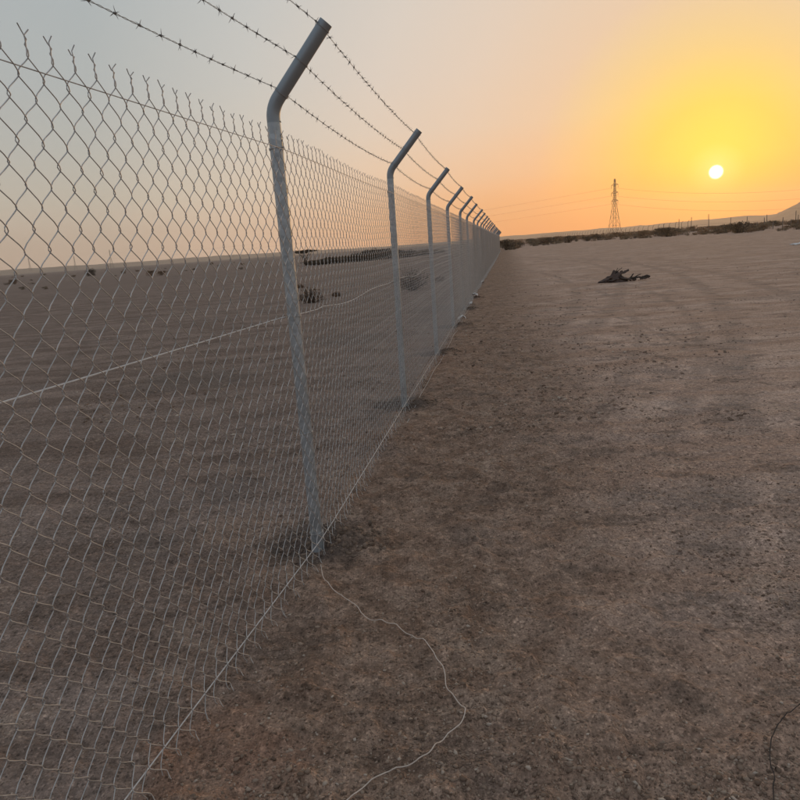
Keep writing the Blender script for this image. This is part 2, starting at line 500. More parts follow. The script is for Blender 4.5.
# post: pipe with the top cranked over to the right
PR = 0.0305
def post_path():
    z0, R_, a = 2.10, 0.13, rad(42)
    pts = [(0, 0, -0.25), (0, 0, 0.0)] + [(0, 0, z) for z in (0.5, 1.0, 1.5, 1.95)]
    for k in range(0, 8):
        q = a * k / 7
        pts.append((R_ * (1 - math.cos(q)), 0, z0 + R_ * math.sin(q)))
    ex, ez = pts[-1][0], pts[-1][2]
    for L_ in (0.13, 0.26, 0.375):
        pts.append((ex + L_ * math.sin(a), 0, ez + L_ * math.cos(a)))
    return np.array(pts), a, (ex, ez)
PP, PA, PE = post_path()
def arm_pt(L_):
    """distance L_ along the straight arm -> offset to the right, height"""
    return PE[0] + L_ * math.sin(PA), PE[1] + L_ * math.cos(PA)
def post_mesh():
    sides = 18
    T = np.gradient(PP, axis=0); T /= np.linalg.norm(T, axis=1)[:, None]
    B = np.array([0, 1.0, 0])[None, :].repeat(len(PP), 0); A = np.cross(T, B)
    an = np.linspace(0, 2 * math.pi, sides, endpoint=False)
    def ring(i, r): return PP[i] + r * (np.cos(an)[:, None] * A[i] + np.sin(an)[:, None] * B[i])
    rings = [ring(i, PR) for i in range(len(PP))]
    e = len(PP) - 1
    rings += [ring(e, PR - 0.0035), ring(e, PR - 0.0035) - T[e] * 0.10, ring(e, 0.001) - T[e] * 0.10]
    V = np.vstack(rings); n = len(rings)
    i = np.arange(n - 1)[:, None] * sides; j = np.arange(sides)[None, :]; j2 = (j + 1) % sides
    F = np.stack([i + j, i + j2, i + sides + j2, i + sides + j], -1).reshape(-1, 4)
    me = mesh_np('post', V, F, POST_M, True)
    me.set_sharp_from_angle(angle=rad(40))
    return me
POST = post_mesh()
def ring_mesh(name, z, r, wr, mat, tilt=0.0, turns=1.0):
    q = np.linspace(0, 2 * math.pi * turns, int(14 * turns) + 1)
    Pn = np.stack([r * np.cos(q), r * np.sin(q), z + tilt * np.cos(q) + 0.006 * q / (2 * math.pi)], -1)
    return mesh_np(name, *tube(Pn, wr, 4), mat, True)
COLLAR = ring_mesh('weld_seam', 2.085, PR + 0.0005, 0.003, BORE_M, 0.004, 0.45)
TIES = [ring_mesh('tie_wire', z, PR + 0.003, 0.0018, WIRE_M, t_, 1.6) for z, t_ in ((1.97, .004), (1.21, -.006), (0.62, .005), (0.08, .003))]
BTIES = []
for L_ in (0.02, 0.18, 0.345):
    q = np.linspace(0, 2 * math.pi * 1.5, 20)
    cx, cz = arm_pt(L_)
    loc = np.stack([(PR + .003) * np.cos(q), (PR + .003) * np.sin(q), 0.004 * q / 6], -1)
    ca, sa = math.cos(PA), math.sin(PA)
    Pn = np.stack([cx + loc[:, 0] * ca + loc[:, 2] * sa, loc[:, 1], cz - loc[:, 0] * sa + loc[:, 2] * ca], -1)
    BTIES.append(mesh_np('arm_tie', *tube(Pn, 0.0016, 4), BARB_M, True))
prnd = random.Random(5)
for k, s in zip(range(-2, N_POSTS), POST_S):
    q = fence_xy(s)
    p = link('post', POST, fence)
    ang = -(A0 + A1) / 2 if k == 0 else (-A0 if k < 0 else -A1)
    gz = float(ground_low(q[0], q[1]))
    p.location = (q[0] - FO[0], q[1] - FO[1], gz * 0.5 + (0 if k == 0 else prnd.uniform(-.015, .015)))
    lean = (0, 0) if k == 0 else (prnd.uniform(-.008, .008), prnd.uniform(-.008, .008))
    p.rotation_euler = (lean[0], lean[1], ang + (0 if k == 0 else prnd.uniform(-.05, .05)))
    if k <= 9:
        link('weld_seam', COLLAR, p)
        for t_ in TIES: link('tie_wire', t_, p)
        for t_ in BTIES: link('arm_tie', t_, p)

# --- chain-link strands: flattened spirals hooked into each other
CW, CH = 0.0815, 0.0985          # diamond width and height
ROWS = 20
ZTOP = 1.985
def strand_points(top_right, seed, detail=5, jitter=0.0032):
    """one wire in its own plane: x along the fence, y through it, z up"""
    r = random.Random(seed)
    Aamp = CW / 4 + 0.0030
    ts = {5: (0, .13, .36, .64, .87), 2: (0, .5)}[detail]
    sh = {0: 1.0, .13: .87, .36: .30, .64: -.30, .87: -.87, .5: 0.0}
    pts = []
    sg = 1 if top_right else -1
    n = 2 * ROWS
    ox = 0.0
    for i in range(n + 1):
        jz = r.uniform(-jitter, jitter); ox2 = r.uniform(-jitter, jitter)
        d = sg if i % 2 == 0 else -sg
        for t_ in ts:
            if i == n and t_ > 0: break
            x = d * Aamp * sh[t_] + ox * (1 - t_) + ox2 * t_
            z = ZTOP - (i + t_) * CH / 2 + jz * (1 - t_)
            y = 0.0034 * math.sin(math.pi * t_) * d
            if t_ in (.36, .64): x += 0.0016 * d * (1 if t_ == .36 else -1)
            pts.append((x, y, z))
        ox = ox2
    e = sg                                             # twisted tail and open prong on top
    x0 = pts[0][0]; c = sg * CW / 4
    tw = r.uniform(.82, 1.12); sp = r.uniform(.004, .015)
    top = [(c - e * sp, 0.004 * e, ZTOP + .060 * tw), (c - e * .0024, 0.003, ZTOP + .046 * tw), (c + e * .0020, -.002, ZTOP + .034),
           (c - e * .0020, .002, ZTOP + .022), (c + e * .0022, -.001, ZTOP + .010)]
    lb = sg if n % 2 == 0 else -sg
    zb = ZTOP - n * CH / 2; cb = lb * CW / 4
    bot = [(cb + lb * .002, .001, zb - .010), (cb - lb * .002, -.002, zb - .020), (cb + lb * .002 + r.uniform(-.004, .004), .002, zb - r.uniform(.03, .05))]
    Q = np.array(top + pts + bot)
    skirt = np.clip(0.125 - Q[:, 2], 0, None)             # the foot of the netting is not held and kicks outwards
    Q[:, 1] -= skirt * (0.20 + 0.22 * r.random())
    return Q

STRANDS = {}
for tr in (True, False):
    STRANDS[tr] = []
    for v in range(12):
        V, F = tube(strand_points(tr, 100 + v + 50 * tr), 0.00152, 5)
        STRANDS[tr].append(mesh_np('mesh_wire', V, F, WIRE_M, True))

def bulge(s):
    """how far the netting stands off the line of the posts"""
    ph = (s / BAY) % 1.0
    return 0.034 - 0.010 * math.sin(math.pi * ph) ** 2 * (.5 + .5 * math.sin(s * 1.3 + .6))

def rotmat(along, right, tilt=0.0):
    M = Matrix.Identity(4)
    up = np.array([0, 0, 1.0]); a3 = np.array([along[0], along[1], 0]); r3 = np.array([right[0], right[1], 0])
    r3t = r3 * math.cos(tilt) + up * math.sin(tilt); u3 = up * math.cos(tilt) - r3 * math.sin(tilt)
    for i in range(3):
        M[i][0] = a3[i]; M[i][1] = -r3t[i]; M[i][2] = u3[i]
    return M
HALF = CW / 2
wr = random.Random(21)
n_near = 0
k0 = int(math.floor(-2.66 / HALF)); k1 = int(math.floor(3 * BAY / HALF))
for k in range(k0, k1):
    s = (k + 0.5) * HALF
    d = fence_dir(s); rt_ = fence_right(s)
    fl = 0.0 * min(1.0, max(0.0, (2.4 * BAY - s) / (1.2 * BAY)))      # the foot of the loose netting swings out
    pos = fence_xy(s) + rt_ * (bulge(s) + fl)
    tr = (k % 2 != 0)
    o = link('mesh_wire', STRANDS[tr][wr.randrange(12)], fence)
    M = rotmat(d, rt_, 0.004 * math.sin(s * 0.9) + fl / 2.0)
    dz = 0.010 * math.sin(s * 2.1 + 1) * math.sin(s * .77) + wr.uniform(-.0015, .0015)
    M.translation = Vector((pos[0] - FO[0], pos[1] - FO[1], dz))
    o.matrix_local = M
    n_near += 1
S_NEAR0, S_NEAR1 = k0 * HALF, k1 * HALF

# farther netting: the same wires, joined bay by bay
def panel_mesh(length, seed):
    g = Geo(); r = random.Random(seed)
    n = int(round(length / HALF))
    for k in range(n):
        Pn = strand_points(k % 2 != 0, seed * 1000 + k, 2)
        Pn[:, 0] += (k + 0.5) * HALF
        ph = (k + .5) / n
        Pn[:, 1] -= 0.014 * math.sin(math.pi * ph) * np.sin(seed * 2.0 + Pn[:, 2] * 1.5)
        Pn[:, 2] += r.uniform(-.003, .003)
        g.add(tube(Pn, 0.0019, 3))
    return g.mesh('chain_link_panel', WIRE_M)
NB = int(round(BAY / HALF))
PANELS = [panel_mesh(BAY, 3), panel_mesh(BAY, 4)]
s = S_NEAR1; kk = 0
while s < (N_POSTS - 1) * BAY - 0.2:
    d = fence_dir(s); rt_ = fence_right(s)
    pos = fence_xy(s) + rt_ * 0.036
    o = link('chain_link_panel', PANELS[kk % 2], fence); o['kind'] = 'stuff'
    M = rotmat(d, rt_); M.translation = Vector((pos[0] - FO[0], pos[1] - FO[1], float(ground_low(pos[0], pos[1])) * .5))
    o.matrix_local = M
    s += NB * HALF; kk += 1
s = S_NEAR0 - NB * HALF
for kk in range(1):
    pos = fence_xy(s) + fence_right(s) * 0.036
    o = link('chain_link_panel', PANELS[kk], fence); o['kind'] = 'stuff'
    M = rotmat(D0, fence_right(-1)); M.translation = Vector((pos[0] - FO[0], pos[1] - FO[1], 0)); o.matrix_local = M

# --- straight wires that hold the netting
def along(s, off, z):
    q = fence_xy(s) + fence_right(s) * off
    return np.array([q[0] - FO[0], q[1] - FO[1], z])
S_END = (N_POSTS - 1) * BAY
def run(off, zf, s0=-2 * BAY, s1=S_END, step=0.25):
    ss = np.arange(s0, s1 + 1e-6, step)
    return np.array([along(s, off + 0.0, zf(s)) for s in ss])
def sag(s, a): 
    ph = (s / BAY) % 1.0
    return -4 * a * ph * (1 - ph)
link('top_wire', mesh_np('top_wire', *tube(run(0.040, lambda s: 1.968 + sag(s, .004)), 0.0016, 5), WIRE_M, True), fence)
def midz(s):
    if s < 0: return 1.212 + sag(s, .003)
    return 1.208 + sag(s, 0.03 if s < 2 * BAY else 0.015) + 0.012 * math.sin(s * 3.7) * (1 if 0.6 < s < 8 else 0)
link('middle_wire', mesh_np('middle_wire', *tube(run(-0.036, midz, step=0.12), 0.0027, 6), CORD_M, True), fence)
link('bottom_wire', mesh_np('bottom_wire', *tube(run(0.045, lambda s: 0.072 + 0.006 * min(0, s) + 0.003 * math.sin(s * .9)), 0.0023, 6), CORD_M, True), fence)
link('ground_wire', mesh_np('ground_wire', *tube(run(0.115, lambda s: 0.022 + 0.012 * math.sin(s * 1.9) + 0.01 * math.sin(s * 4.3), 2.4, 14.0), 0.0018, 5), CORD_M, True), fence)

# --- barbed wire, three lines along the cranked arms
def barb_mesh(seed):
    r = random.Random(seed); g = Geo()
    for e in range(2):
        b0 = r.uniform(0, math.pi); off = (e - .5) * 0.006
        for sg in (1, -1):
            a = b0 + (0 if sg > 0 else math.pi) + r.uniform(-.5, .5)
            L_ = r.uniform(.014, .021); fwd = r.uniform(-.008, .008)
            Pn = np.array([(off, 0.002 * math.cos(a + 1.5), 0.002 * math.sin(a + 1.5)), (off + fwd * .5, L_ * .5 * math.cos(a), L_ * .5 * math.sin(a)),
                           (off + fwd, L_ * math.cos(a), L_ * math.sin(a))])
            g.add(tube(Pn, [0.0012, 0.0011, 0.0004], 4))
    q = np.linspace(0, 2 * math.pi * 3, 22)
    Pn = np.stack([-0.006 + 0.012 * q / q[-1], 0.003 * np.cos(q), 0.003 * np.sin(q)], -1)
    g.add(tube(Pn, 0.0011, 4))
    return g.mesh('barb', BARB_M)
BARBS = [barb_mesh(k) for k in range(8)]
br = random.Random(9)
for wi, (L_, sg_) in enumerate(((0.03, .035), (0.185, .030), (0.352, .028))):
    ax, az = arm_pt(L_)
    off = ax - 0.028 * math.cos(PA); zz = az + 0.028 * math.sin(PA)       # wires lie on the outer side of the arm
    f = lambda s: zz + sag(s, sg_)
    ss = np.arange(-2 * BAY, 9.0, 0.012)
    g = Geo()
    for ph in (0, math.pi):
        q = ss * 2 * math.pi / 0.075 + ph
        Pn = np.array([along(s, off + 0.0017 * math.cos(a), f(s) + 0.0017 * math.sin(a)) for s, a in zip(ss, q)])
        g.add(tube(Pn, 0.00092, 4))
    ss2 = np.arange(9.0, S_END, 0.3)
    g.add(tube(np.array([along(s, off, f(s)) for s in ss2]), 0.0026, 4))
    w = link('barbed_wire', g.mesh('barbed_wire', BARB_M, True), fence)
    s = -1.9; n = 0; far = Geo()
    while s < 45:
        dd = fence_dir(s)
        pz = along(s, off, f(s))
        M = rotmat(dd, fence_right(s)) @ Matrix.Rotation(br.uniform(0, 6.28), 4, 'X')
        M.translation = Vector(pz)
        if n < 98:
            o = link('barb', BARBS[br.randrange(8)], w); o.matrix_local = M
        else:
            me = BARBS[br.randrange(8)]
            co = np.empty(len(me.vertices) * 3); me.vertices.foreach_get('co', co); co = co.reshape(-1, 3)
            co = co @ np.array(M.to_3x3()).T + np.array(pz)
            fl = np.empty(len(me.polygons) * 4, np.int32); me.loops.foreach_get('vertex_index', fl)
            far.add((co, fl.reshape(-1, 4)))
        s += 0.105 * br.uniform(.85, 1.15); n += 1
    o = link('barb', far.mesh('far_barbs', BARB_M), w); o['kind'] = 'stuff'

# ------------------------------------------------------------------ soil heaps and grit
def rock_verts(seed, sub=1):
    import bmesh
    bm = bmesh.new(); bmesh.ops.create_icosphere(bm, subdivisions=sub, radius=1.0)
    V = np.array([v.co[:] for v in bm.verts]); F = np.array([[v.index for v in f.verts] for f in bm.faces]); bm.free()
    r = np.random.default_rng(seed)
    V = V * (1 + r.uniform(-.42, .42, (len(V), 1))) * r.uniform(.55, 1.35, (1, 3))
    V[:, 2] *= 0.7
    return V, F
ROCKS = [rock_verts(k) for k in range(12)]
def scatter(name, P, R, mat, label, cat):
    Vs = []; Fs = []; n = 0
    for i, (p, r) in enumerate(zip(P, R)):
        V, F = ROCKS[i % 12]
        a = (i * 2.399) % 6.283; c, s_ = math.cos(a), math.sin(a)
        W = V @ np.array([[c, s_, 0], [-s_, c, 0], [0, 0, 1]]) * r + p
        Vs.append(W); Fs.append(F + n); n += len(V)
    o = link(name, mesh_np(name, np.vstack(Vs), np.vstack(Fs), mat))
    if label: tag(o, label, cat, kind='stuff')
    return o
# crumbs of soil: dense close by, thinning with distance; more of them in the loosened strip
def crumbs(n, y0, y1, xw, rmin, rmax, seed):
    r = np.random.default_rng(seed)
    y = y0 * (y1 / y0) ** r.random(n)
    x = r.uniform(-1, 1, n) * (xw * y) + 0.12 * y
    dens = fbm(x * 1.3, y * 1.3, 3, 77)
    sd = (x + 0.4828) * 0.9851 - (y - 3.206) * 0.1719
    keep = r.random(n) < np.clip((dens - 0.34) * 3.2, 0.03, 1) * np.where(sd < -0.1, 0.55, np.where(sd > 3.0, 0.35, 1.0))
    x, y = x[keep], y[keep]
    R = rmin * (rmax / rmin) ** (r.random(len(x)) ** 2.4)
    z = ground_h(x, y) + R * 0.02
    return np.stack([x, y, z], -1), R
def crumb_mat():
    mt, t, b = new_mat('soil_crumb')
    g = N(t, 'ShaderNodeNewGeometry')
    r = ramp_node(t, [(0.0, (.15, .10, .072)), (.55, (.27, .188, .137)), (.93, (.38, .28, .21)), (1.0, (.50, .40, .32))])
    t.links.new(g.outputs['Random Per Island'], r.inputs[0]); t.links.new(r.outputs[0], b.inputs['Base Color'])
    b.inputs['Roughness'].default_value = .95; b.inputs['Specular IOR Level'].default_value = .12
    return mt
GRIT_M = crumb_mat()
Pc, Rc = crumbs(75000, 1.0, 8.0, 0.62, 0.0018, 0.0095, 5)
Pd, Rd = crumbs(26000, 5.0, 32.0, 0.62, 0.006, 0.024, 8)
Pc = np.vstack([Pc, Pd]); Rc = np.concatenate([Rc, Rd])
scatter('soil_crumbs', Pc, Rc, GRIT_M, 'brown soil crumbs and small stones strewn over the bare ground', 'gravel')

MOUND_M = plain('dug_soil', (0.19, 0.135, 0.10), 0.95, var=0.45, scale=18, bump=0.6, spec=0.1)
where = ['nearest cranked post', 'second post from the front', 'third post from the front', 'fourth post from the front', 'fifth post from the front', 'sixth post from the front']
for k in range(6):
    q = fence_xy(k * BAY); r = np.random.default_rng(60 + k)
    g_root = empty('soil_mound', (q[0] + .12, q[1] + .03, 0))
    tag(g_root, 'dark heap of soil clods at the foot of the ' + where[k], 'soil heap', 'soil heaps at the post feet')
    n = 110
    P = np.stack([r.normal(.10, .085, n), r.normal(.0, .10, n)], -1)
    P2 = np.stack([r.normal(-.24, .12, 60), r.normal(-.03, .07, 60)], -1)
    P = np.vstack([P, P2]); n = len(P)
    R = 0.004 + 0.014 * r.random(n) ** 2.2
    z = ground_h(P[:, 0] + q[0] + .12, P[:, 1] + q[1] + .03) + R * .05
    Vs = []; Fs = []; m_ = 0
    for i in range(n):
        V, F = ROCKS[i % 12]
        Vs.append(V * R[i] * np.array([1, 1, 1.1]) + np.array([P[i, 0], P[i, 1], z[i]])); Fs.append(F + m_); m_ += len(V)
    o = link('clods', mesh_np('clods', np.vstack(Vs), np.vstack(Fs), MOUND_M), g_root); o['kind'] = 'stuff'

# ------------------------------------------------------------------ loose wires on the ground
def ground_cable(name, pix, r, mat, label, lift=0.009):
    P = np.array([at_ground(px, py)[:2] for px, py in pix])
    t_ = np.concatenate([[0], np.cumsum(np.linalg.norm(np.diff(P, axis=0), axis=1))])
    tt = np.linspace(0, t_[-1], 160)
    X = np.interp(tt, t_, P[:, 0]); Y = np.interp(tt, t_, P[:, 1])
    k_ = np.ones(5) / 5
    X[2:-2] = np.convolve(X, k_, 'valid'); Y[2:-2] = np.convolve(Y, k_, 'valid')
    Z = ground_h(X, Y) + lift + 0.006 * vnoise(tt * 9, tt * 0, 4)
    for _ in range(2): Z[1:-1] = np.maximum(Z[1:-1], (Z[:-2] + Z[2:]) / 2)
    V, F = tube(np.stack([X, Y, Z], -1), r, 6)
    o = link(name, mesh_np(name, V, F, mat, True)); tag(o, label, 'wire'); return o
ground_cable('loose_wire', [(321, 566), (323, 579), (330, 589), (346, 601), (358, 606), (362, 617), (370, 622), (390, 627), (411, 635), (421, 645), (431, 653), (437, 663), (445, 673), (446, 690),
                            (455, 699), (463, 708), (467, 716), (463, 727), (458, 733), (447, 738), (440, 746), (430, 762), (415, 767), (395, 772), (377, 779), (365, 790), (352, 802), (330, 825)],
             0.0019, LOOSE_M, 'thin pale wire snaking over bare soil from the nearest post')
TWIG_M = plain('dark_twig', (0.045, 0.035, 0.03), 0.8)
ground_cable('dark_wire', [(812, 698), (797, 709), (786, 718), (776, 729), (771, 742), (769.5, 756), (770, 763), (774, 772), (775, 779), (773, 784), (774, 800), (772, 825)],
             0.0016, TWIG_M, 'thin dark bent wire on the soil at the right edge')

# ------------------------------------------------------------------ litter along the fence foot
LIT_M = plain('white_litter', (0.75, 0.70, 0.66), 0.6, var=0.08)
def crumple(seed, sx, sy, sz):
    r = np.random.default_rng(seed)
    n = 7
    u, v = np.meshgrid(np.linspace(-1, 1, n), np.linspace(-1, 1, n))
    z = (r.random((n, n)) - .2) * sz + (1 - u ** 2) * sz * .8
    x = u * sx + r.uniform(-.2, .2, (n, n)) * sx; y = v * sy + r.uniform(-.2, .2, (n, n)) * sy
    V = np.stack([x, y, np.maximum(z, .003)], -1).reshape(-1, 3)
    Vb = V.copy(); Vb[:, 2] -= .004
    ix = np.arange(n * n).reshape(n, n)
    F = np.stack([ix[:-1, :-1], ix[:-1, 1:], ix[1:, 1:], ix[1:, :-1]], -1).reshape(-1, 4)
    edge = np.concatenate([ix[0, :-1], ix[:-1, -1], ix[-1, :0:-1], ix[:0:-1, 0]])
    e2 = np.roll(edge, -1); o = n * n
    Fs = np.stack([edge, edge + o, e2 + o, e2], -1)
    return mesh_np('litter', np.vstack([V, Vb]), np.vstack([F, F[:, ::-1] + o, Fs]), LIT_M)
for i, (px, py, sx, lab) in enumerate([(462, 319.5, .075, 'curled white scrap by the fence foot, nearest of the row'), (471, 304.5, .055, 'small white scrap by the fence foot, second nearest'),
                                       (475, 298, .085, 'flat white scrap by the fence foot, third nearest'), (482, 283.5, .07, 'tiny white scrap by the fence foot, farthest of the row')]):
    g_ = at_ground(px, py)
    o = link('litter_scrap', crumple(30 + i, sx, sx * .6, sx * .7))
    o.location = (g_[0], g_[1], float(ground_h(g_[0], g_[1])) + .004); o.rotation_euler = (0, 0, i * 1.3)
    tag(o, lab, 'litter', 'white scraps along the fence foot')
g_ = at_ground(797, 244.3)
o = link('plastic_sheet', crumple(44, .55, .25, .10)); o.location = (g_[0] + .3, g_[1], float(ground_h(g_[0], g_[1])))
tag(o, 'pale sheet lying on the open ground at the right edge', 'litter')

# ------------------------------------------------------------------ plants
LEAF_M = plain('dry_leaf', (0.20, 0.125, 0.075), 0.9, var=0.45, scale=1.6, spec=0.1)
LEAF_D = plain('dark_leaf', (0.085, 0.064, 0.045), 0.9, var=0.4, scale=1.2, spec=0.1)
LEAF_T = plain('straw_leaf', (0.20, 0.15, 0.10), 0.9, var=0.35, scale=1.6, spec=0.1)
STEM_M = plain('woody_stem', (0.06, 0.045, 0.035), 0.95, var=0.2)
def plant_meshes(seed, W, H, leaves, leaf, clumps=9, flat=1.0, base=0.0, mat=None, lean=0.0):
    """leaf-sized faces spread through uneven clumps + branching stems; returns foliage mesh, stem mesh"""
    r = np.random.default_rng(seed)
    ang = r.uniform(0, 6.283, clumps); rr = r.random(clumps) ** .6 * W * .42
    cc = np.stack([rr * np.cos(ang), rr * np.sin(ang), base + (H - base) * r.uniform(.12, .80, clumps)], -1)
    cc[0] = (0, 0, base + (H - base) * .7)
    cs = r.uniform(.16, .30, clumps) * W
    ci = r.integers(0, clumps, leaves)
    dirs = r.normal(size=(leaves, 3)); dirs /= np.linalg.norm(dirs, axis=1)[:, None]
    rad_ = r.random(leaves) ** .45
    P = cc[ci] + dirs * (cs[ci] * rad_)[:, None] * np.array([1, 1, min(1.0, (H - base) / W * 1.1) * flat])
    P[:, 2] = np.clip(P[:, 2], base * .8 + .02, None)
    a = r.normal(size=(leaves, 3)); a /= np.linalg.norm(a, axis=1)[:, None]
    b = np.cross(a, r.normal(size=(leaves, 3))); b /= np.linalg.norm(b, axis=1)[:, None]
    L_ = leaf * r.uniform(.6, 1.5, leaves)[:, None]
    V = np.stack([P - a * L_, P + b * L_ * .45, P + a * L_, P - b * L_ * .45], 1).reshape(-1, 3)
    F = np.arange(leaves * 4).reshape(-1, 4)
    fol = mesh_np('foliage', V, F, mat or LEAF_M)
    g = Geo()
    for c in cc:
        mid = np.array([c[0] * .35 + r.uniform(-.05, .05) * W, c[1] * .35, c[2] * .55])
        g.add(tube(np.array([(c[0] * .06, c[1] * .06, -.1), mid, c, c + (c - mid) * .35]), np.array([.022, .016, .009, .003]) * (0.5 + H * .55), 4))
    return fol, g.mesh('stem', STEM_M)
PLANTS = {
    'shrub': [plant_meshes(300 + k, 2.6, 1.35, 900, .085, 11, mat=[LEAF_M, LEAF_D, LEAF_M, LEAF_T][k]) for k in range(4)],
    'tuft': [plant_meshes(320 + k, 1.3, .55, 320, .06, 7, mat=[LEAF_T, LEAF_M, LEAF_T][k]) for k in range(3)],
    'round': [plant_meshes(340 + k, 4.2, 3.3, 2600, .12, 16, base=.2, mat=LEAF_D) for k in range(2)],
    'thicket': [plant_meshes(360 + k, 4.0, 1.9, 2400, .12, 18, base=.05, mat=LEAF_D) for k in range(4)],
    'acacia': [plant_meshes(380, 4.6, 3.0, 1900, .10, 14, flat=.45, base=2.0, mat=LEAF_D)],
}
def plant(kind, v, x, y, sc, rz, label, group=None, cat='shrub', name=None, sz=1.0):
    o = empty(name or {'shrub': 'desert_shrub', 'tuft': 'grass_tuft', 'round': 'round_bush', 'thicket': 'thicket_bush', 'acacia': 'acacia_tree'}[kind],
              (x, y, float(ground_h(x, y)) - .03))
    o.scale = (sc, sc, sc * sz); o.rotation_euler = (0, 0, rz)
    f, s_ = PLANTS[kind][v % len(PLANTS[kind])]
    tree = kind == 'acacia'
    link('crown' if tree else 'foliage', f, o); link('trunk' if tree else 'stem', s_, o)
    tag(o, label, cat, group)
    return o
pr = random.Random(77)
# the bush line along the far berm on the right
def region(px):
    return ('close to the fence end' if px < 540 else 'between the fence end and the pylon' if px < 595 else 'below the pylon' if px < 640 else
            'between the pylon and the sun' if px < 695 else 'below the sun' if px < 740 else 'right of the sun')
for i in range(125):
    px = pr.uniform(503, 830)
    base = np.interp(px, [503, 545, 600, 660, 720, 800, 830], [103, 128, 150, 142, 126, 112, 108])
    dist = base * (pr.uniform(.98, 1.6) if pr.random() < .7 else pr.uniform(.97, 1.06))
    g_ = at_dist(px, dist)
    plant('shrub', pr.randrange(4), g_[0], g_[1], pr.uniform(.55, 1.25), pr.uniform(0, 6.28),
          'low desert shrub in the far bush line, ' + region(px), 'shrubs of the far bush line', sz=pr.uniform(.7, 1.05))
for i in range(26):
    px = pr.uniform(503, 830)
    base = np.interp(px, [503, 545, 600, 660, 720, 800, 830], [96, 120, 142, 134, 118, 104, 100])
    g_ = at_dist(px, base * pr.uniform(.95, 1.05))
    plant('tuft', pr.randrange(3), g_[0], g_[1], pr.uniform(.7, 1.5), pr.uniform(0, 6.28),
          'dry straw tuft before the far bush line, ' + region(px), 'tufts before the far bush line', 'grass')
for px, dist, v, sc, lab in [(506, 98, 1, 1.25, 'darkest shrub standing right where the fence ends'), (667, 125, 1, 1.3, 'large dark shrub in the bush line below the tall right-hand poles'),
                             (738, 112, 1, 1.35, 'broad dark shrub in the bush line straight below the sun')]:
    g_ = at_dist(px, dist); plant('shrub', v, g_[0], g_[1], sc, 1.1, lab)
# scrub that runs on behind the bush line until it cannot be told apart
def scrub_field(n, seed):
    r = np.random.default_rng(seed)
    a = np.radians(r.uniform(7.5, 34, n)); d = 170 * (900 / 170) ** r.random(n)
    x = d * np.sin(a); y = d * np.cos(a); k = 26
    cx = np.repeat(x, k) + r.normal(0, .75, n * k); cy = np.repeat(y, k) + r.normal(0, .75, n * k)
    cz = ground_low(np.repeat(x, k), np.repeat(y, k)) + r.random(n * k) ** 1.5 * np.repeat(r.uniform(.5, 1.3, n), k)
    Pn = np.stack([cx, cy, cz], -1)
    u = r.normal(size=(n * k, 3)) * .16; v = r.normal(size=(n * k, 3)) * .10
    V = np.stack([Pn - u, Pn + v, Pn + u, Pn - v], 1).reshape(-1, 3)
    o = link('distant_scrub', mesh_np('distant_scrub', V, np.arange(n * k * 4).reshape(-1, 4), LEAF_M))
    tag(o, 'brown scrub covering the plain behind the far bush line', 'scrub', kind='stuff')
scrub_field(1100, 12)
# scrub far behind the fence on the left
for i in range(40):
    px = pr.uniform(-30, 300); dist = pr.uniform(95, 330)
    g_ = at_dist(px, dist)
    plant('shrub' if pr.random() < .5 else 'tuft', pr.choice((0, 2, 3)), g_[0], g_[1], pr.uniform(.4, .85), pr.uniform(0, 6.28),
          'small low scrub plant dotted over the plain behind the fence', 'scrub plants behind the fence', sz=.8)
for kind, px, py, sc, lab, cat in [('round', 91, 275.2, .55, 'round dark bush on the skyline seen through the left netting', 'bush'),
                                   ('shrub', 152, 275, .6, 'dark low bush below the skyline seen through the netting near the first post', 'bush'),
                                   ('shrub', 162, 274.6, .5, 'smaller bush touching a dark low bush below the skyline', 'bush'),
                                   ('tuft', 23, 289, .6, 'small scrub clump at the left picture edge behind the netting', 'bush'),
                                   ('tuft', 46, 288.5, .55, 'small scrub clump second from the left edge behind the netting', 'bush')]:
    g_ = at_ground(px, py); plant(kind, 0, g_[0], g_[1], sc, .7, lab, None, cat)
g_ = at_dist(305, 95); plant('acacia', 0, g_[0], g_[1], .75, .3, 'flat-topped small tree at the left end of the dark thicket', None, 'tree')
# long dark thicket behind the second post
for i in range(24):
    px = 314 + i * 5.2 + pr.uniform(-3, 3)
    base = np.interp(px, [314, 350, 390, 440], [88, 90, 96, 112])
    hs = np.interp(px, [314, 322, 334, 345, 362, 372, 388, 400, 440], [.55, .85, .7, .75, .95, 1.25, 1.35, .8, .6]) * pr.uniform(.8, 1.1)
    g_ = at_dist(px, base + pr.uniform(0, 5))
    plant('thicket', pr.randrange(4), g_[0], g_[1], .66, pr.uniform(0, 6.28), 'dark bush of the dense thicket behind the fence', 'bushes of the dark thicket', 'bush', sz=hs * 1.05)
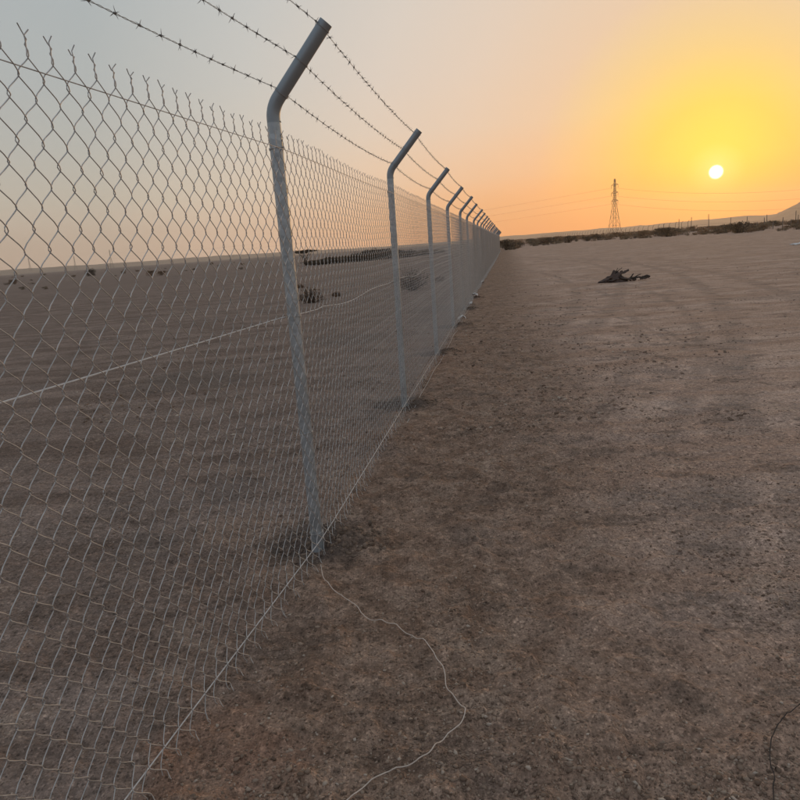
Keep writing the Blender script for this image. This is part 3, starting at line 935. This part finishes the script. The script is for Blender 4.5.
# nearer dry bushes behind the fence
DRY_M = plain('dead_brush', (0.085, 0.06, 0.045), 0.95, var=0.3, scale=6)
def dry_bush(px, py, W, H, n, seed, lab):
    g_ = at_ground(px, py); r = np.random.default_rng(seed)
    root = empty('dry_bush', (g_[0], g_[1], float(ground_h(g_[0], g_[1])) - .02))
    tag(root, lab, 'bush')
    g = Geo()
    for i in range(n):
        a = r.uniform(0, 6.283); q = r.random() ** .6
        tip = np.array([W * .5 * q * math.cos(a), W * .5 * q * math.sin(a), H * r.uniform(.35, 1.0) * (1.1 - .5 * q)])
        midp = tip * .5 + r.normal(0, .06 * W, 3); midp[2] = abs(midp[2])
        g.add(tube(np.array([(0, 0, 0), midp, tip]), np.array([.007, .004, .0015]) * (1 + W), 3))
        for _ in range(3):
            e = tip + r.normal(0, .13 * W, 3); g.add(tube(np.array([tip * .7 + midp * .3, (tip + e) / 2, e]), np.array([.003, .002, .001]) * (1 + W), 3))
    link('branches', g.mesh('branches', DRY_M), root)
    L_ = 260; Pn = r.normal(0, 1, (L_, 3)); Pn /= np.linalg.norm(Pn, axis=1)[:, None]
    Pn = Pn * (r.random(L_) ** .4)[:, None] * np.array([W * .48, W * .48, H * .5]) + np.array([0, 0, H * .5])
    a_ = r.normal(size=(L_, 3)) * .016; b_ = r.normal(size=(L_, 3)) * .010
    V = np.stack([Pn - a_, Pn + b_, Pn + a_, Pn - b_], 1).reshape(-1, 3)
    link('foliage', mesh_np('foliage', V, np.arange(L_ * 4).reshape(-1, 4), LEAF_M), root)
dry_bush(311, 303, .85, .5, 70, 1, 'dead brown bush just behind the fence right of the nearest post')
dry_bush(413, 290, 1.2, .75, 90, 2, 'dead brown bush behind the fence beside the second post')
for i, (px, py, W) in enumerate([(300, 288, .4), (337, 297, .35), (440, 281, .5)]):
    dry_bush(px, py, W, W * .5, 30, 5 + i, ['tiny dead twig clump behind the fence, leftmost of three', 'tiny dead twig clump behind the fence, middle of three', 'tiny dead twig clump behind the fence, rightmost of three'][i])

# ------------------------------------------------------------------ debris heap on the open ground
def debris():
    g_ = at_ground(621, 281.5)
    root = empty('debris_heap', (g_[0], g_[1], float(ground_h(g_[0], g_[1])))); root.rotation_euler = (0, 0, -.3)
    tag(root, 'crumpled dark heap with broken branches lying alone on the open ground', 'debris')
    TARP = plain('dark_sheeting', (0.085, 0.055, 0.044), 0.85, var=0.35, scale=8, bump=.4)
    r = np.random.default_rng(3)
    def shard(x0, x1, h0, h1, w, tilt, k):
        """ragged crumpled sheet from one end to the other, with thickness"""
        nu, nv = 16, 8
        u, v = np.meshgrid(np.linspace(0, 1, nu), np.linspace(-1, 1, nv))
        rag = .7 + .6 * fbm(u * 6 + k, v * 4, 3, 20 + k)
        x = x0 + (x1 - x0) * u + .05 * (fbm(u * 5, v * 5 + k, 2, 31) - .5)
        y = v * w * rag * np.sin(np.pi * np.clip(u * .9 + .08, 0, 1)) ** .5 + tilt * u
        z = h0 + (h1 - h0) * u + .16 * (fbm(u * 5 + 3 * k, v * 3, 4, 40 + k) - .42) * (1 - .5 * np.abs(v)) - .10 * v ** 2 * (h0 + h1)
        V = np.stack([x, y, np.maximum(z, .004)], -1).reshape(-1, 3); n = nu * nv
        Vb = V - np.array([0, 0, .010]); ix = np.arange(n).reshape(nv, nu)
        F = np.stack([ix[:-1, :-1], ix[:-1, 1:], ix[1:, 1:], ix[1:, :-1]], -1).reshape(-1, 4)
        ed = np.concatenate([ix[0, :-1], ix[:-1, -1], ix[-1, :0:-1], ix[:0:-1, 0]]); e2 = np.roll(ed, -1)
        link('crumpled_sheet', mesh_np('crumpled_sheet', np.vstack([V, Vb]), np.vstack([F, F[:, ::-1] + n, np.stack([ed, ed + n, e2 + n, e2], -1)]), TARP), root)
    nu, nv = 26, 14
    u, v = np.meshgrid(np.linspace(0, 1, nu), np.linspace(-1, 1, nv))
    prof = np.interp(u, [0, .2, .4, .55, .68, .8, 1], [.01, .08, .16, .24, .26, .12, .02])
    V = np.stack([-.66 + u * .86, v * (.12 + prof * .7) * (.7 + .6 * fbm(u * 7, v * 2, 3, 9)), prof * (1 - np.abs(v) ** 1.4) * (.55 + 1.6 * fbm(u * 8, v * 4, 4, 14)) + .004], -1).reshape(-1, 3)
    ix = np.arange(nu * nv).reshape(nv, nu)
    link('heap_body', mesh_np('heap_body', V, np.stack([ix[:-1, :-1], ix[:-1, 1:], ix[1:, 1:], ix[1:, :-1]], -1).reshape(-1, 4), TARP), root)
    for k, a in enumerate([(-.68, -.05, .02, .22, .22, .05), (-.5, .02, .03, .13, .3, -.08), (-.32, .05, .10, .30, .16, .0), (-.2, .22, .22, .36, .10, .06),
                           (-.15, .30, .20, .05, .20, .0), (.05, .45, .08, .04, .14, .05), (-.45, -.1, .05, .16, .24, .12), (.55, .82, .05, .10, .07, 0)]):
        shard(*a, k)
    for pts, rr in [([(-.5, 0, .04), (0, .05, .06), (.2, .0, .05), (.30, 0, .12), (.36, .02, .22)], .035), ([(.1, 0, .05), (.34, 0, .10), (.55, .03, .11), (.80, 0, .10)], .04),
                    ([(.40, 0, .10), (.48, .05, .17), (.58, .04, .20)], .02), ([(.62, 0, .09), (.74, .02, .14), (.83, .0, .12)], .05), ([(-.3, .1, .1), (-.1, .05, .32), (.02, 0, .42)], .015),
                    ([(-.2, -.05, .2), (-.12, -.1, .36), (-.1, -.1, .43)], .012)]:
        P = np.array(pts); tt = np.linspace(0, 1, 12)
        Q = np.stack([np.interp(tt, np.linspace(0, 1, len(P)), P[:, k]) for k in range(3)], -1) + r.normal(0, .006, (12, 3))
        link('branch', mesh_np('branch', *tube(Q, rr * np.linspace(1, .5, 12), 6), TWIG_M, True), root)
debris()

# ------------------------------------------------------------------ transmission towers and power lines
TOWER_M = plain('tower_steel', (0.16, 0.13, 0.11), 0.7, metal=0.3)
def beam(a, b, w):
    return tube(np.array([a, b], float), w * .7, 4)
def tower(px, dist, H, label, t=0.19):
    g_ = at_dist(px, dist); x0, y0 = g_[0], g_[1]
    root = empty('transmission_tower', (x0, y0, 0)); root.rotation_euler = (0, 0, rad(LINE_ROT))
    tag(root, label, 'pylon')
    B, Wt = H * .092, H * .018
    def half(z): return np.interp(z, [0, H * .60, H], [B, Wt * 1.15, Wt * .55])
    lv = [0, .16 * H, .30 * H, .42 * H, .52 * H, .60 * H, .68 * H, .76 * H, .84 * H, .92 * H, H]
    for sx in (-1, 1):
        for sy in (-1, 1):
            P = np.array([(sx * half(z), sy * half(z), z) for z in lv])
            link('leg', mesh_np('leg', *tube(P, t * .8, 4), TOWER_M), root)
    for face in range(4):
        g = Geo()
        for z0, z1 in zip(lv[:-1], lv[1:]):
            h0, h1 = half(z0), half(z1)
            def c(h, z, sgn):
                return {0: (sgn * h, h, z), 1: (sgn * h, -h, z), 2: (h, sgn * h, z), 3: (-h, sgn * h, z)}[face]
            g.add(beam(c(h0, z0, -1), c(h1, z1, 1), t * .45)); g.add(beam(c(h0, z0, 1), c(h1, z1, -1), t * .45)); g.add(beam(c(h1, z1, -1), c(h1, z1, 1), t * .45))
        link('bracing', g.mesh('bracing', TOWER_M), root)
    tips = []
    for zf in (.60, .745, .885):
        z = zf * H
        for sy in (-1, 1):
            L_ = H * .115; hh = half(z)
            g = Geo()
            for sx in (-1, 1):
                g.add(beam((sx * hh, sy * hh, z), (0, sy * L_, z + .3), t * .7)); g.add(beam((sx * hh, sy * hh, z + H * .035), (0, sy * L_, z + .3), t * .6))
            ca = link('cross_arm', g.mesh('cross_arm', TOWER_M), root)
            ins = np.array([(0, sy * L_, z + .3 - q) for q in np.linspace(0, 2.2, 9)])
            link('insulator', mesh_np('insulator', *tube(ins, np.where(np.arange(9) % 2, .16, .07), 6), TOWER_M), ca)
        tips.append(z - 1.9)
    return np.array([x0, y0, 0]), tips, H
LINE_ROT = 12
towers = [tower(1060, 520, 40, 'tall lattice pylon carrying the power lines beyond the right edge'),
          tower(614.5, 492, 36.5, 'tall lattice pylon on the horizon right of the fence end'),
          tower(112, 1560, 38, 'tiny faint pylon on the left skyline, third from the left edge'),
          tower(76, 1900, 36, 'tiny faint pylon on the left skyline, second from the left edge'),
          tower(31, 2200, 44, 'tiny faint pylon nearest the left edge of the skyline')]
LINE_M = plain('conductor', (0.12, 0.10, 0.09), 0.7)
names = ['lowest', 'middle', 'topmost']
for lv in range(3):
    g = Geo()
    for (a, ta, Ha), (b, tb, Hb) in zip(towers[:-1], towers[1:]):
        span = np.linalg.norm(b - a); q = np.linspace(0, 1, 60)
        P = a[None] * (1 - q)[:, None] + b[None] * q[:, None]
        sg_ = 13.0
        P[:, 2] = ta[lv] * (1 - q) + tb[lv] * q - 4 * sg_ * q * (1 - q)
        d_ = (b - a) / span; P[:, :2] += np.array([d_[1], -d_[0]]) * (-4.6 if d_[0] < 0 else 4.6)
        g.add(tube(P, 0.038, 4))
    tag(link('power_line', g.mesh('power_line', LINE_M)), names[lv] + ' power line strung across the sky between the pylons', 'power line', 'power lines between the pylons')

# ------------------------------------------------------------------ the far fences on the right
FARP_M = plain('far_post_steel', (0.17, 0.14, 0.12), 0.7)
def far_fence(pa, da, pb, db, n, label, tall, cranked):
    A = at_dist(pa, da); B = at_dist(pb, db)
    root = empty('distant_fence', (A[0], A[1], 0)); tag(root, label, 'fence')
    if cranked:
        me = mesh_np('post', *tube(np.array([(0, 0, -.5), (0, 0, 2.1), (.08, 0, 2.25), (.34, 0, 2.6)]), .045, 6), FARP_M, True)
    else:
        me = mesh_np('post', *tube(np.array([(0, 0, -.5), (.01, 0, tall * .5), (0, 0, tall)]), [.075, .07, .06], 6), FARP_M, True)
    r = random.Random(n)
    for i in range(n):
        q = A + (B - A) * (i + (0 if cranked else r.uniform(-.25, .25))) / (n - 1)
        z = float(ground_low(q[0], q[1]))
        p = link('post', me, root); p.location = (q[0] - A[0], q[1] - A[1], z); p.rotation_euler = (r.uniform(-.03, .03), r.uniform(-.03, .03), r.uniform(-.2, .2))
        p.scale = (1, 1, 1 if cranked else r.uniform(.75, 1.2))
    for z_ in ((.6, 1.2, 1.9) if cranked else (.8, 1.3)):
        P = np.array([A + (B - A) * t_ for t_ in np.linspace(0, 1, 80)])
        P[:, 2] = ground_low(P[:, 0], P[:, 1]) + z_; P -= A * np.array([1, 1, 0])
        link('rail_wire', mesh_np('rail_wire', *tube(P, .012, 4), FARP_M), root)
far_fence(541, 330, 688, 172, 46, 'distant fence of closely set cranked posts below the pylon', 2.1, True)
far_fence(664, 178, 815, 150, 9, 'distant row of sparse tall fence poles below the sun', 3.0, False)
far_fence(742, 150, 800, 142, 8, 'distant row of short fence stakes right of the sun', 1.9, False)

# ------------------------------------------------------------------ dusty air
hm = bpy.data.materials.new('dusty_air'); hm.use_nodes = True
ht = hm.node_tree; ht.nodes.clear()
pv = N(ht, 'ShaderNodeVolumePrincipled')
pv.inputs['Color'].default_value = (0.95, 0.88, 0.80, 1)
pv.inputs['Density'].default_value = 0.00025
pv.inputs['Anisotropy'].default_value = 0.7
mo = N(ht, 'ShaderNodeOutputMaterial')
ht.links.new(pv.outputs[0], mo.inputs['Volume'])
hx, z0, z1 = 3300.0, -4.5, 135.0
V = [(-hx, -hx, z0), (hx, -hx, z0), (hx, hx, z0), (-hx, hx, z0), (-hx, -hx, z1), (hx, -hx, z1), (hx, hx, z1), (-hx, hx, z1)]
F = [(0, 3, 2, 1), (4, 5, 6, 7), (0, 1, 5, 4), (1, 2, 6, 5), (2, 3, 7, 6), (3, 0, 4, 7)]
tag(link('haze', mesh_np('haze', V, F, hm)), kind='stuff')
